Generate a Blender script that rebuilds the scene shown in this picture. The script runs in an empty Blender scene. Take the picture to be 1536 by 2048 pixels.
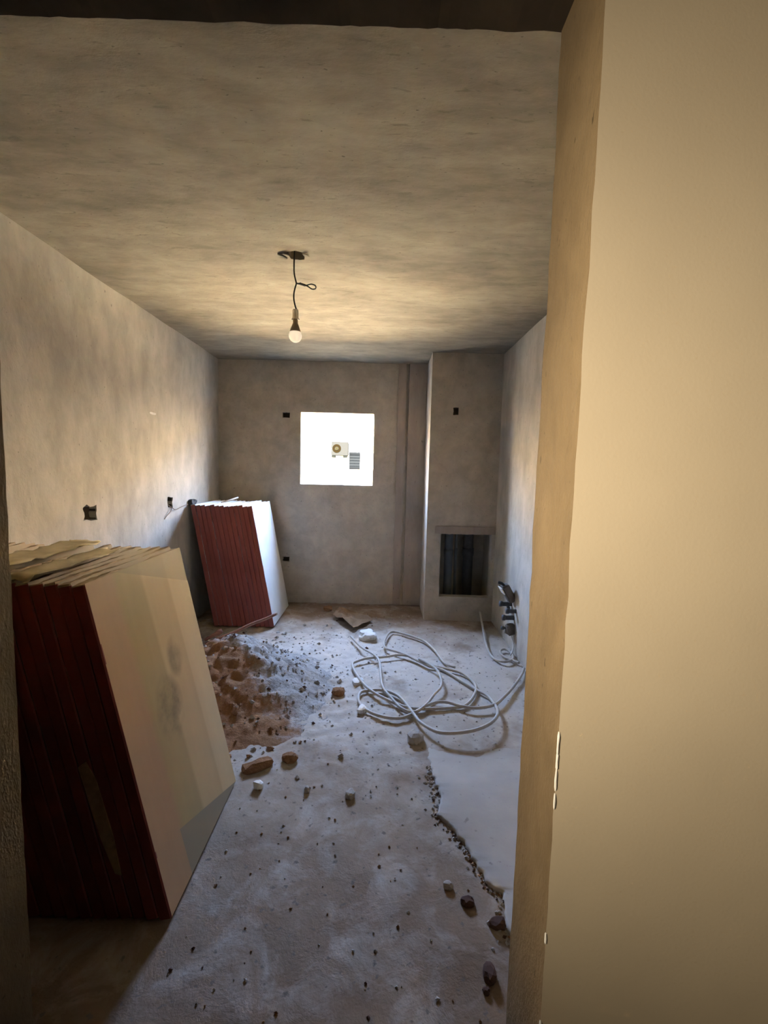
import bpy, bmesh, math, random
from mathutils import Vector, Matrix, noise

# ------------------------------------------------------------------ camera
SC = bpy.context.scene
COL = SC.collection
cam_d = bpy.data.cameras.new('camera')
cam = bpy.data.objects.new('camera', cam_d)
COL.objects.link(cam)
RIGHT = Vector((0.99966876, -0.00272032, 0.02559223))
UP = Vector((-0.02522728, 0.09323865, 0.99532414))
FWD = Vector((0.00509378, 0.99564007, -0.09313914))
EYE = Vector((0, 0, 1.55))
m = Matrix((RIGHT, UP, -FWD)).transposed().to_4x4()
m.translation = EYE
cam.matrix_world = m
cam_d.sensor_fit = 'HORIZONTAL'
cam_d.sensor_width = 36
cam_d.lens = 36 * 921.72 / 1536
cam_d.clip_start = 0.02
cam_d.clip_end = 200
SC.camera = cam

# ------------------------------------------------------------------ view, world, sun
vs = SC.view_settings
vs.view_transform = 'Standard'
vs.look = 'None'
vs.gamma = 1.0
vs.use_curve_mapping = False
vs.exposure = 3.18
SC.cycles.use_adaptive_sampling = True
SC.cycles.adaptive_threshold = 0.02

SKY_STRENGTH = 16.0
SKY_TOP = (0.38, 0.57, 1.0)
SKY_HORIZON = (0.52, 0.68, 1.0)
GROUND = (0.13, 0.11, 0.08)
world = bpy.data.worlds.new('daylight')
SC.world = world
world.use_nodes = True
wt = world.node_tree
wt.nodes.clear()
wo = wt.nodes.new('ShaderNodeOutputWorld')
bg = wt.nodes.new('ShaderNodeBackground')
tc = wt.nodes.new('ShaderNodeTexCoord')
sx = wt.nodes.new('ShaderNodeSeparateXYZ')
rp = wt.nodes.new('ShaderNodeMapRange')
rp.inputs['From Min'].default_value = -1
rp.inputs['From Max'].default_value = 1
cr = wt.nodes.new('ShaderNodeValToRGB')
els = cr.color_ramp.elements
els[0].position = 0.0
els[0].color = (*GROUND, 1)
els[1].position = 1.0
els[1].color = (*SKY_TOP, 1)
for pos, c in ((0.48, GROUND), (0.52, SKY_HORIZON), (0.72, SKY_TOP)):
    e = els.new(pos)
    e.color = (*c, 1)
wt.links.new(tc.outputs['Generated'], sx.inputs[0])
wt.links.new(sx.outputs['Z'], rp.inputs['Value'])
wt.links.new(rp.outputs[0], cr.inputs[0])
wt.links.new(cr.outputs[0], bg.inputs['Color'])
bg.inputs['Strength'].default_value = SKY_STRENGTH
wt.links.new(bg.outputs[0], wo.inputs[0])

sun_d = bpy.data.lights.new('sun', 'SUN')
sun_d.energy = 80.0
sun_d.angle = 0.01
sun_d.color = (1.0, 0.95, 0.86)
sun = bpy.data.objects.new('sun', sun_d)
COL.objects.link(sun)
sun.rotation_euler = Vector((0.10, 0.60, -0.79)).to_track_quat('-Z', 'Y').to_euler()

# ------------------------------------------------------------------ dimensions
XL, XR, YB = -1.836, 1.172, 5.193          # left wall, right wall, back wall
ZC = 2.705                                  # ceiling
Y1, Y2 = 0.858, 1.072                       # near and far face of the wall with the opening
XJL, XJR, ZLINT = -0.8725, 0.3578, 2.488    # the opening
WX0, WX1, WZ0, WZ1 = -0.921, -0.1113, 1.3585, 2.1536   # window
XS, YS = 0.4654, 4.6736                     # corner shaft
HXL, HXR, HYB = -1.2, 2.0, -2.3            # hall behind the camera
TW = 0.26


def portal(name, loc, direction, sx_, sy_):
    d = bpy.data.lights.new(name, 'AREA')
    d.shape = 'RECTANGLE'
    d.size = sx_
    d.size_y = sy_
    d.cycles.is_portal = True
    o = bpy.data.objects.new(name, d)
    COL.objects.link(o)
    o.location = loc
    o.rotation_euler = Vector(direction).to_track_quat('-Z', 'Z' if abs(direction[2]) < .9 else 'Y').to_euler()
    return o


portal('window_daylight', ((WX0 + WX1) / 2, YB + TW - 0.01, (WZ0 + WZ1) / 2), (0, -1, 0), WX1 - WX0, WZ1 - WZ0)
# added fill light without fixture, left of the camera, brightens the near wall
hall_d = bpy.data.lights.new('hall_fill', 'AREA')
hall_d.shape = 'DISK'
hall_d.size = 0.45
hall_d.energy = 1.9
hall_d.spread = math.radians(80)
hall_d.color = (1.0, 0.84, 0.60)
hall = bpy.data.objects.new('hall_fill', hall_d)
COL.objects.link(hall)
hall.location = (HXL + 0.10, 0.22, 1.62)
hall.rotation_euler = Vector((1.0, 0.36, -0.06)).to_track_quat('-Z', 'Y').to_euler()

# ------------------------------------------------------------------ materials
MATS = {}


class NT:
    def __init__(self, name):
        self.m = bpy.data.materials.new(name)
        self.m.use_nodes = True
        self.t = self.m.node_tree
        self.b = self.t.nodes['Principled BSDF']
        self.tc = self.t.nodes.new('ShaderNodeTexCoord')
        MATS[name] = self.m

    def n(self, kind):
        return self.t.nodes.new(kind)

    def l(self, a, b):
        self.t.links.new(a, b)

    def mapping(self, scale=(1, 1, 1), rot=(0, 0, 0), loc=(0, 0, 0)):
        mp = self.n('ShaderNodeMapping')
        mp.inputs['Scale'].default_value = scale
        mp.inputs['Rotation'].default_value = rot
        mp.inputs['Location'].default_value = loc
        self.l(self.tc.outputs['Object'], mp.inputs[0])
        return mp.outputs[0]

    def noise(self, scale, detail=4, rough=0.55, vec=None, dist=0.0):
        nz = self.n('ShaderNodeTexNoise')
        nz.inputs['Scale'].default_value = scale
        nz.inputs['Detail'].default_value = detail
        nz.inputs['Roughness'].default_value = rough
        nz.inputs['Distortion'].default_value = dist
        self.l(vec if vec is not None else self.tc.outputs['Object'], nz.inputs['Vector'])
        return nz.outputs['Fac']

    def ramp(self, fac, stops):
        r = self.n('ShaderNodeValToRGB')
        e = r.color_ramp.elements
        e[0].position, e[1].position = stops[0][0], stops[-1][0]
        e[0].color, e[1].color = (*stops[0][1], 1), (*stops[-1][1], 1)
        for p, c in stops[1:-1]:
            x = e.new(p)
            x.color = (*c, 1)
        self.l(fac, r.inputs[0])
        return r.outputs[0]

    def val(self, fac, a, b):
        r = self.n('ShaderNodeMapRange')
        r.inputs['From Min'].default_value = a
        r.inputs['From Max'].default_value = b
        self.l(fac, r.inputs['Value'])
        return r.outputs[0]

    def mix(self, fac, a, b, mode='MIX'):
        x = self.n('ShaderNodeMix')
        x.data_type = 'RGBA'
        x.blend_type = mode
        if isinstance(fac, (int, float)):
            x.inputs[0].default_value = fac
        else:
            self.l(fac, x.inputs[0])
        for i, c in ((6, a), (7, b)):
            if isinstance(c, tuple):
                x.inputs[i].default_value = (*c, 1)
            else:
                self.l(c, x.inputs[i])
        return x.outputs[2]

    def math(self, op, a, b=None):
        x = self.n('ShaderNodeMath')
        x.operation = op
        for i, c in ((0, a), (1, b)):
            if c is None:
                continue
            if isinstance(c, (int, float)):
                x.inputs[i].default_value = c
            else:
                self.l(c, x.inputs[i])
        return x.outputs[0]

    def bump(self, h, strength, dist):
        b = self.n('ShaderNodeBump')
        b.inputs['Strength'].default_value = strength
        b.inputs['Distance'].default_value = dist
        self.l(h, b.inputs['Height'])
        self.l(b.outputs[0], self.b.inputs['Normal'])

    def done(self, col, rough=0.9, metal=0.0, spec=0.2):
        if isinstance(col, tuple):
            self.b.inputs['Base Color'].default_value = (*col, 1)
        else:
            self.l(col, self.b.inputs['Base Color'])
        self.b.inputs['Roughness'].default_value = rough
        self.b.inputs['Metallic'].default_value = metal
        self.b.inputs['Specular IOR Level'].default_value = spec
        return self.m


def plaster(name, dark, mid, light, streak=(1, 1, 1), big=1.3, bump=0.5, bdist=0.012, fine=38, scratch=False):
    k = NT(name)
    v = k.mapping(streak)
    c1 = k.ramp(k.noise(big, 4, 0.62, v, 0.4), [(0.25, dark), (0.5, mid), (0.75, light)])
    n2 = k.noise(7.0, 4, 0.65, v, 0.3)
    c2 = k.mix(k.val(n2, 0.35, 0.68), tuple(0.62 * x for x in mid), tuple(min(1, 1.35 * x) for x in mid))
    c = k.mix(0.35, c1, c2)
    sp = k.noise(60, 2, 0.5, v)
    c = k.mix(k.val(sp, 0.70, 0.76), c, tuple(0.55 * x for x in mid))
    h = k.math('ADD', k.math('MULTIPLY', k.noise(5.5, 6, 0.72, v, 0.3), 1.0), k.math('MULTIPLY', k.noise(fine, 2, 0.6, v), 0.3))
    if scratch:
        sc_ = k.noise(7, 5, 0.7, k.mapping((1, 4.0, 1), (0, 0, 0.12)), 0.5)
        c = k.mix(k.math('MULTIPLY', k.val(sc_, 0.60, 0.66), 0.40), c, tuple(0.42 * x for x in mid))
        c = k.mix(k.math('MULTIPLY', k.val(sc_, 0.36, 0.30), 0.30), c, tuple(min(1, 1.5 * x) for x in mid))
    k.bump(h, bump, bdist)
    return k.done(c, 0.93, 0, 0.15)


def flat(name, col, rough=0.8, metal=0.0, var=0.0, scale=20, spec=0.3, bump=0.0):
    k = NT(name)
    c = col
    if var:
        c = k.mix(k.val(k.noise(scale, 4), 0.3, 0.7), tuple(x * (1 - var) for x in col), tuple(min(1, x * (1 + var)) for x in col))
    if bump:
        k.bump(k.noise(scale, 5), bump, 0.004)
    return k.done(c, rough, metal, spec)


plaster('wall_plaster', (0.38, 0.33, 0.265), (0.50, 0.44, 0.36), (0.59, 0.525, 0.435), bump=0.45)
plaster('back_plaster', (0.40, 0.345, 0.275), (0.53, 0.465, 0.375), (0.62, 0.55, 0.45), bump=0.5)
plaster('wall_streaked', (0.36, 0.32, 0.26), (0.47, 0.42, 0.345), (0.56, 0.505, 0.42), streak=(1, 1.0, 0.55), bump=0.5)
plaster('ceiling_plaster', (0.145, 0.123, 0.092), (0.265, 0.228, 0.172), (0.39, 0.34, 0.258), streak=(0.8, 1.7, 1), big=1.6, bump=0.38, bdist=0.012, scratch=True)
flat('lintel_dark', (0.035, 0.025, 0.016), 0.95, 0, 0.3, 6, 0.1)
flat('hall_dull', (0.16, 0.125, 0.085), 0.95, 0, 0.1, 3)
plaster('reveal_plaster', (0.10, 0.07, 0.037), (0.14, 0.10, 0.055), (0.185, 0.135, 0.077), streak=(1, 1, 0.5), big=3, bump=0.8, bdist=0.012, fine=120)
k = NT('hall_plaster')
k.bump(k.noise(140, 2, 0.6), 0.06, 0.002)
k.done(k.ramp(k.noise(2.5, 3), [(0.3, (0.55, 0.465, 0.345)), (0.7, (0.60, 0.51, 0.38))]), 0.9, 0, 0.15)
plaster('pilaster_plaster', (0.29, 0.235, 0.19), (0.39, 0.325, 0.27), (0.48, 0.40, 0.335), streak=(1, 1, 0.3), bump=0.5)

k = NT('floor_dust')
sp_ = k.n('ShaderNodeSeparateXYZ')
k.l(k.tc.outputs['Object'], sp_.inputs[0])
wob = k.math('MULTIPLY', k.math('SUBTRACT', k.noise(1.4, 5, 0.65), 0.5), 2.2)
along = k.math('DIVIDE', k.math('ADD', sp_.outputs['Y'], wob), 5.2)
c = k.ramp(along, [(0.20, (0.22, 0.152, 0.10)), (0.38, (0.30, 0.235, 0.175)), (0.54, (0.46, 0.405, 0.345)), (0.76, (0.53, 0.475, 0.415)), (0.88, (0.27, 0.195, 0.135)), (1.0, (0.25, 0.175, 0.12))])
c = k.mix(k.math('MULTIPLY', k.val(k.noise(5, 5, 0.7, None, 0.6), 0.46, 0.72), 0.7), c, (0.50, 0.45, 0.395))
c = k.mix(k.val(k.noise(2.3, 5, 0.6, k.mapping(loc=(3, 7, 0))), 0.53, 0.70), c, (0.22, 0.155, 0.105))
c = k.mix(k.val(k.noise(34, 3, 0.5), 0.64, 0.71), c, (0.17, 0.14, 0.115))
h = k.math('ADD', k.noise(9, 8, 0.72, None, 0.6), k.math('MULTIPLY', k.noise(70, 4, 0.6), 0.4))
k.bump(h, 0.4, 0.013)
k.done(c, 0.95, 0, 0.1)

k = NT('screed')
c = k.ramp(k.noise(2.0, 5, 0.6), [(0.3, (0.35, 0.31, 0.265)), (0.7, (0.46, 0.42, 0.37))])
c = k.mix(k.val(k.noise(26, 3, 0.5), 0.66, 0.74), c, (0.25, 0.22, 0.19))
k.bump(k.noise(12, 6, 0.6), 0.3, 0.008)
k.done(c, 0.9, 0, 0.15)

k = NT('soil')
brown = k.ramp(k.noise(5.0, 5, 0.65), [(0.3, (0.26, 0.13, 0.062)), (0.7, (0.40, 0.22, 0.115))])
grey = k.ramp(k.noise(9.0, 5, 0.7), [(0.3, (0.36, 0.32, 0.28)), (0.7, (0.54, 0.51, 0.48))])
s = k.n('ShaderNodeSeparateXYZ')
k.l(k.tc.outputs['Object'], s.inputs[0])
pos = k.math('ADD', s.outputs['X'], s.outputs['Y'])      # window light on ridge and back painted over the dusty soil as grey
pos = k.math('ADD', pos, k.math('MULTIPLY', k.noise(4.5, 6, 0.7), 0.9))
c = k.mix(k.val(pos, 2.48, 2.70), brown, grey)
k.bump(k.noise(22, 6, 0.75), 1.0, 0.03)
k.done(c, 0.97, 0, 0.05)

k = NT('rubble')
c = k.ramp(k.noise(9.0, 4), [(0.3, (0.30, 0.25, 0.20)), (0.7, (0.50, 0.46, 0.41))])
k.bump(k.noise(40, 5), 0.6, 0.006)
k.done(c, 0.95, 0, 0.1)

flat('clay', (0.10, 0.055, 0.04), 0.9, 0, 0.25, 15, 0.1, 0.5)
flat('lime', (0.72, 0.70, 0.66), 0.9, 0, 0.1, 15, 0.1, 0.5)
flat('board_core', (0.36, 0.25, 0.14), 0.85, 0, 0.25, 14, 0.2, 0.6)


def red_edge(name, a, b):
    q = NT(name)
    cc = q.mix(q.val(q.noise(3.5, 4, 0.6, q.mapping((1, 6, 0.7))), 0.3, 0.7), a, b)
    cc = q.mix(q.val(q.noise(10, 5, 0.7, q.mapping((3, 3, 0.8), loc=(2.3, 1.1, 0.4))), 0.735, 0.76), cc, (0.50, 0.38, 0.30))
    q.bump(q.noise(14, 4, 0.6, q.mapping((3, 3, 0.4))), 0.3, 0.004)
    return q.done(cc, 0.55, 0, 0.35)


flat('torn_brown', (0.30, 0.19, 0.095), 0.9, 0, 0.3, 25, 0.1, 0.5)
red_edge('red_edge_paint', (0.25, 0.060, 0.042), (0.32, 0.085, 0.060))
red_edge('red_edge_paint_deep', (0.15, 0.024, 0.015), (0.21, 0.037, 0.023))
flat('board_face', (0.33, 0.25, 0.15), 0.6, 0, 0.08, 5, 0.35)
flat('board_face_pale', (0.72, 0.71, 0.68), 0.5, 0, 0.05, 5, 0.4)

BL, BH = 0.69, 1.18
k = NT('board_face_banded')
s = k.n('ShaderNodeSeparateXYZ')
k.l(k.tc.outputs['Object'], s.inputs[0])
y, z = s.outputs['Y'], s.outputs['Z']
yw = k.math('ADD', y, k.math('MULTIPLY', z, 0.03))
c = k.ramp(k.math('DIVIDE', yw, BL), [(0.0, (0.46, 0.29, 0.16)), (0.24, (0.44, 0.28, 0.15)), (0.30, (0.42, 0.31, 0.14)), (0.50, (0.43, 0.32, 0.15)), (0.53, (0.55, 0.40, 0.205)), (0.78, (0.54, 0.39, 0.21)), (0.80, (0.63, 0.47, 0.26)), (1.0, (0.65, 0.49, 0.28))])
c = k.mix(k.val(k.noise(3, 5, 0.6, k.mapping((1, 3, 0.5))), 0.2, 0.8), c, k.mix(1.0, c, (0.86, 0.86, 0.84), 'MULTIPLY'))
# damp wedge along the lower edge and darker wedge under the top edge
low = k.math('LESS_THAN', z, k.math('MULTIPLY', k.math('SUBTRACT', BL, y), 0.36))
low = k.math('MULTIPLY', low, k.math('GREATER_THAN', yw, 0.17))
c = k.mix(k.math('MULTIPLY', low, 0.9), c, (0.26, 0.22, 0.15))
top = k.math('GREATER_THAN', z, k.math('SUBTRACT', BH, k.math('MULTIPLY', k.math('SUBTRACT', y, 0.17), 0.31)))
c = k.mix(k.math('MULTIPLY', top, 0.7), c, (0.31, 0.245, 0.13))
# smudges and a scrawl
for (cy, cz, r, st) in ((0.30, 0.60, 0.11, 0.75), (0.42, 0.76, 0.07, 0.6)):
    dy = k.math('SUBTRACT', y, cy)
    dz = k.math('MULTIPLY', k.math('SUBTRACT', z, cz), 0.75)
    d = k.math('SQRT', k.math('ADD', k.math('MULTIPLY', dy, dy), k.math('MULTIPLY', dz, dz)))
    sm = k.math('MULTIPLY', k.val(d, r, r * 0.6), k.val(k.noise(9, 4, 0.6), 0.35, 0.62))
    c = k.mix(k.math('MULTIPLY', sm, st), c, (0.17, 0.135, 0.07))
k.done(c, 0.6, 0, 0.3)

flat('hose_plastic', (0.47, 0.42, 0.36), 0.6, 0, 0.15, 8, 0.3)
flat('cable_black', (0.03, 0.028, 0.025), 0.6)
flat('lamp_holder_grey', (0.78, 0.71, 0.63), 0.6)
flat('bulb_base', (0.48, 0.37, 0.27), 0.5, 0.0, 0.1)
k = NT('bulb_frosted')
k.done((0.92, 0.86, 0.74), 0.35, 0, 0.4)
k.b.inputs['Emission Color'].default_value = (1.0, 0.84, 0.62, 1)
k.b.inputs['Emission Strength'].default_value = 0.25  # glow added because window light alone leaves the globe dim
tr = k.n('ShaderNodeBsdfTranslucent')
tr.inputs['Color'].default_value = (1.0, 0.97, 0.90, 1)
mx = k.n('ShaderNodeMixShader')
mx.inputs[0].default_value = 0.85
k.l(k.b.outputs[0], mx.inputs[1])
k.l(tr.outputs[0], mx.inputs[2])
k.l(mx.outputs[0], k.t.nodes['Material Output'].inputs[0])
flat('void_dark', (0.035, 0.03, 0.027), 0.95)
flat('box_void', (0.06, 0.045, 0.03), 0.95)
flat('pipe_dark', (0.10, 0.095, 0.09), 0.6, 0, 0.2)
flat('pipe_grey', (0.16, 0.17, 0.18), 0.45, 0, 0.15, 10, 0.4)
flat('box_brown', (0.15, 0.12, 0.095), 0.8, 0, 0.2)
flat('white_plastic', (0.75, 0.74, 0.72), 0.5, 0, 0.05)
flat('paper_brown', (0.24, 0.15, 0.085), 0.9, 0, 0.2, 9, 0.1, 0.3)
flat('stick_wood', (0.30, 0.135, 0.085), 0.7, 0, 0.25, 12)
flat('stick_end', (0.62, 0.50, 0.38), 0.8, 0, 0.1)
flat('copper_wire', (0.30, 0.20, 0.12), 0.5, 0.3)
flat('ground_sand', (0.90, 0.69, 0.40), 0.95, 0, 0.15, 2)
flat('light_cut_brown', (0.085, 0.066, 0.045), 0.95, 0, 0.1, 1, 0.0)
flat('facade_paint', (0.56, 0.445, 0.285), 0.9, 0, 0.03, 1)
flat('ac_body_dimmed', (0.00418, 0.00394, 0.00319), 0.9, spec=0.0)  # near-black unit and shutter: dimmer light painted in against the blown-out facade
flat('ac_grille', (0.00151, 0.00099, 0.00035), 0.9, spec=0.0)
flat('ac_hub', (0.00319, 0.00261, 0.00116), 0.9, spec=0.0)
flat('bracket_dimmed', (0.00203, 0.00203, 0.00145), 0.9, spec=0.0)
flat('shutter_dimmed', (0.00232, 0.00244, 0.00232), 0.9, spec=0.0)
flat('shutter_dark', (0.00151, 0.00157, 0.00151), 0.9, spec=0.0)
flat('glass_dark', (0.06, 0.065, 0.07), 0.1, 0, 0, 1, 0.6)

# ------------------------------------------------------------------ mesh helpers


def link(name, bm, mats, parent=None, smooth=False):
    me = bpy.data.meshes.new(name)
    bm.normal_update()
    bm.to_mesh(me)
    bm.free()
    for q in (mats if isinstance(mats, (list, tuple)) else [mats]):
        me.materials.append(MATS[q])
    if smooth:
        for p in me.polygons:
            p.use_smooth = True
    o = bpy.data.objects.new(name, me)
    COL.objects.link(o)
    if parent is not None:
        o.parent = parent
    return o


def tag(o, label, cat, group=None):
    o['label'] = label
    o['category'] = cat
    if group:
        o['group'] = group
    return o


def struct(o):
    o['kind'] = 'structure'
    return o


def empty(name, loc=(0, 0, 0), rot=(0, 0, 0)):
    o = bpy.data.objects.new(name, None)
    o.empty_display_size = 0.05
    COL.objects.link(o)
    o.location = loc
    o.rotation_euler = rot
    return o


def box(bm, x0, x1, y0, y1, z0, z1, mat=0):
    v = [bm.verts.new(p) for p in ((x0, y0, z0), (x1, y0, z0), (x1, y1, z0), (x0, y1, z0), (x0, y0, z1), (x1, y0, z1), (x1, y1, z1), (x0, y1, z1))]
    for f in ((3, 2, 1, 0), (4, 5, 6, 7), (0, 1, 5, 4), (1, 2, 6, 5), (2, 3, 7, 6), (3, 0, 4, 7)):
        bm.faces.new([v[i] for i in f]).material_index = mat
    return v


def bevel_box(x0, x1, y0, y1, z0, z1, w=0.003):
    bm = bmesh.new()
    box(bm, x0, x1, y0, y1, z0, z1)
    bmesh.ops.bevel(bm, geom=bm.edges[:], offset=w, segments=2, affect='EDGES')
    return bm


def catmull(pts, step):
    pts = [Vector(p) for p in pts]
    out = []
    n = len(pts)
    for i in range(n - 1):
        p0, p1, p2, p3 = pts[max(0, i - 1)], pts[i], pts[i + 1], pts[min(n - 1, i + 2)]
        k_ = max(1, int((p2 - p1).length / step))
        for j in range(k_):
            t = j / k_
            out.append(0.5 * ((2 * p1) + (p2 - p0) * t + (2 * p0 - 5 * p1 + 4 * p2 - p3) * t * t + (3 * p1 - p0 - 3 * p2 + p3) * t ** 3))
    out.append(pts[-1])
    return out


def tube(bm, pts, r, sides=8, ridge=0.0, mat=0):
    n = len(pts)
    pts = [Vector(p) for p in pts]
    t0 = (pts[1] - pts[0]).normalized()
    u = t0.orthogonal().normalized()
    rings = []
    for i, p in enumerate(pts):
        t = (pts[min(i + 1, n - 1)] - pts[max(i - 1, 0)]).normalized()
        u = (u - t * u.dot(t)).normalized()
        w = t.cross(u)
        rr = (r[i] if isinstance(r, list) else r) * (1 + (ridge if i % 2 else -ridge))
        rings.append([bm.verts.new(p + (u * math.cos(2 * math.pi * s_ / sides) + w * math.sin(2 * math.pi * s_ / sides)) * rr) for s_ in range(sides)])
    for a, b in zip(rings, rings[1:]):
        for s_ in range(sides):
            bm.faces.new((a[s_], a[(s_ + 1) % sides], b[(s_ + 1) % sides], b[s_])).material_index = mat
    bm.faces.new(list(reversed(rings[0]))).material_index = mat
    bm.faces.new(rings[-1]).material_index = mat


def lathe(prof, seg=20):
    bm = bmesh.new()
    rings = []
    for r, z_ in prof:
        if r < 1e-5:
            rings.append([bm.verts.new((0, 0, z_))])
        else:
            rings.append([bm.verts.new((r * math.cos(2 * math.pi * i / seg), r * math.sin(2 * math.pi * i / seg), z_)) for i in range(seg)])
    for a, b in zip(rings, rings[1:]):
        for i in range(seg):
            j = (i + 1) % seg
            if len(a) == 1:
                bm.faces.new((a[0], b[j], b[i])) if len(b) > 1 else None
            elif len(b) == 1:
                bm.faces.new((a[i], a[j], b[0]))
            else:
                bm.faces.new((a[i], a[j], b[j], b[i]))
    bmesh.ops.recalc_face_normals(bm, faces=bm.faces)
    return bm


def rock(size, seed, sub=2, rough=0.35):
    rnd = random.Random(seed)
    bm = bmesh.new()
    bmesh.ops.create_icosphere(bm, subdivisions=sub, radius=1)
    off = Vector((rnd.uniform(-50, 50), rnd.uniform(-50, 50), rnd.uniform(-50, 50)))
    for v in bm.verts:
        d = 1 + rough * noise.noise(v.co * 1.3 + off) + rough * 0.5 * noise.noise(v.co * 3.1 + off)
        q = v.co * d
        q = Vector((max(-0.95, min(0.95, q.x)), max(-0.9, min(0.9, q.y)), max(-0.75, min(0.75, q.z))))
        v.co = Vector((q.x * size[0], q.y * size[1], q.z * size[2]))
    return bm


def cuts(a, b, seg, extra):
    s_ = sorted({round(a, 5), round(b, 5), *[round(e, 5) for e in extra if a < e < b]})
    out = []
    for p, q in zip(s_, s_[1:]):
        n = max(1, int(round((q - p) / seg)))
        out += [p + (q - p) * i / n for i in range(n)]
    return out + [s_[-1]]


def wall(name, org, uv, vv, nv, u0, u1, v0, v1, holes, thick, mats, seg=0.09, amp=0.004, jit=0.0, mo=0, mr=0, freq=2.2):
    """A plastered wall: an uneven front face (facing nv) with openings, given thickness away from nv."""
    org, uv, vv, nv = Vector(org), Vector(uv), Vector(vv), Vector(nv)
    def hole_cuts(h_, a):
        p, q = h_[a], h_[a + 1]
        return [p + (q - p) * i / 4 for i in range(5)] if q - p < 0.2 else [p, q]
    us = cuts(u0, u1, seg, [e for h_ in holes for e in hole_cuts(h_, 0)])
    vs_ = cuts(v0, v1, seg, [e for h_ in holes for e in hole_cuts(h_, 2)])
    bm = bmesh.new()
    grid = {}

    def vert(i, j):
        if (i, j) not in grid:
            u, v = us[i], vs_[j]
            p = org + uv * u + vv * v
            nn = noise.noise(p * freq) * 0.7 + noise.noise(p * freq * 3.1) * 0.3
            edge = any((abs(u - h_[0]) < 1e-4 or abs(u - h_[1]) < 1e-4) and h_[2] - 1e-4 <= v <= h_[3] + 1e-4 or
                       (abs(v - h_[2]) < 1e-4 or abs(v - h_[3]) < 1e-4) and h_[0] - 1e-4 <= u <= h_[1] + 1e-4 for h_ in holes)
            p = p + nv * (nn * amp)
            if edge and jit:
                p = p + (uv * noise.noise(p * 26 + Vector((5, 5, 5))) + vv * noise.noise(p * 26 + Vector((-9, 3, 1)))) * jit
            grid[(i, j)] = bm.verts.new(p)
        return grid[(i, j)]
    for i in range(len(us) - 1):
        for j in range(len(vs_) - 1):
            cu, cv = (us[i] + us[i + 1]) / 2, (vs_[j] + vs_[j + 1]) / 2
            if any(h_[0] < cu < h_[1] and h_[2] < cv < h_[3] for h_ in holes):
                continue
            f = bm.faces.new((vert(i, j), vert(i + 1, j), vert(i + 1, j + 1), vert(i, j + 1)))
    bm.normal_update()
    fs = list(bm.faces)
    if fs[0].normal.dot(nv) < 0:
        bmesh.ops.reverse_faces(bm, faces=fs)
    o = link(name, bm, mats, None, True)
    sd = o.modifiers.new('thickness', 'SOLIDIFY')
    sd.thickness = thick
    sd.offset = -1
    sd.use_even_offset = False
    sd.material_offset = mo
    sd.material_offset_rim = mr
    es = o.modifiers.new('edges', 'EDGE_SPLIT')
    es.split_angle = math.radians(45)
    return struct(o)


X, Y, Z = Vector((1, 0, 0)), Vector((0, 1, 0)), Vector((0, 0, 1))


def back_box(parent, c, nv, w, h, d=0.05, label=None):
    """An open-fronted box set into a hole of the wall: five thin sides, mouth along nv."""
    nv = Vector(nv)
    u = Z.cross(nv).normalized() if abs(nv.z) < .5 else X.copy()
    v = nv.cross(u)
    bm = bmesh.new()
    c = Vector(c)
    a, b = w / 2 + 0.004, h / 2 + 0.004
    t = 0.006

    def slab(o_, eu, ev, en):
        vs2 = []
        for sn in (-1, 1):
            for (su, sv) in ((-1, -1), (1, -1), (1, 1), (-1, 1)):
                vs2.append(bm.verts.new(o_ + u * su * eu + v * sv * ev + nv * sn * en))
        for f in ((3, 2, 1, 0), (4, 5, 6, 7), (0, 1, 5, 4), (1, 2, 6, 5), (2, 3, 7, 6), (3, 0, 4, 7)):
            bm.faces.new([vs2[i] for i in f])
    slab(c - nv * d, a, b, t / 2)
    for sgn in (-1, 1):
        slab(c - nv * (d / 2 + 0.004) + u * sgn * a, t / 2, b, d / 2 - 0.004)
        slab(c - nv * (d / 2 + 0.004) + v * sgn * b, a, t / 2, d / 2 - 0.004)
    o = link('socket_box', bm, 'box_void', parent)
    o['label'] = label or 'dark empty back box sunk in the plaster'
    return o


# ------------------------------------------------------------------ room shell
LB = [(2.894, 1.226, 0.135, 0.088), (3.989, 1.212, 0.09, 0.085)]       # left wall box holes: y z w h
wl = wall('wall_left', (XL, 0, 0), Y, Z, X, Y2 - 0.02, YB + TW, -0.03, ZC + 0.02,
          [(y_ - w_ / 2, y_ + w_ / 2, z_ - h_ / 2, z_ + h_ / 2) for y_, z_, w_, h_ in LB], 0.2, ['wall_streaked'], jit=0.02)
for y_, z_, w_, h_ in LB:
    back_box(wl, (XL, y_, z_), X, w_, h_)
BB = [(-1.088, 2.117, 0.085, 0.058), (-1.078, 0.497, 0.075, 0.055)]
wb = wall('wall_back', (0, YB, 0), X, Z, -Y, XL - 0.15, XR + 0.15, -0.03, ZC + 0.02,
          [(WX0, WX1, WZ0, WZ1)] + [(x_ - w_ / 2, x_ + w_ / 2, z_ - h_ / 2, z_ + h_ / 2) for x_, z_, w_, h_ in BB], TW, ['back_plaster'], jit=0.004)
for x_, z_, w_, h_ in BB:
    back_box(wb, (x_, YB, z_), -Y, w_, h_)
wr = wall('wall_right', (XR, 0, 0), Y, Z, -X, Y2 - 0.02, YB, -0.03, ZC + 0.02, [], 0.2, ['wall_streaked'])
wsf = wall('wall_shaft_front', (0, YS, 0), X, Z, -Y, XS, XR, -0.02, ZC + 0.01,
           [(0.613, 1.135, 0.246, 0.905), (0.69, 0.745, 2.105, 2.175)], 0.1, ['wall_plaster'], jit=0.006, seg=0.07)
back_box(wsf, (0.7175, YS, 2.14), -Y, 0.055, 0.07)
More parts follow.
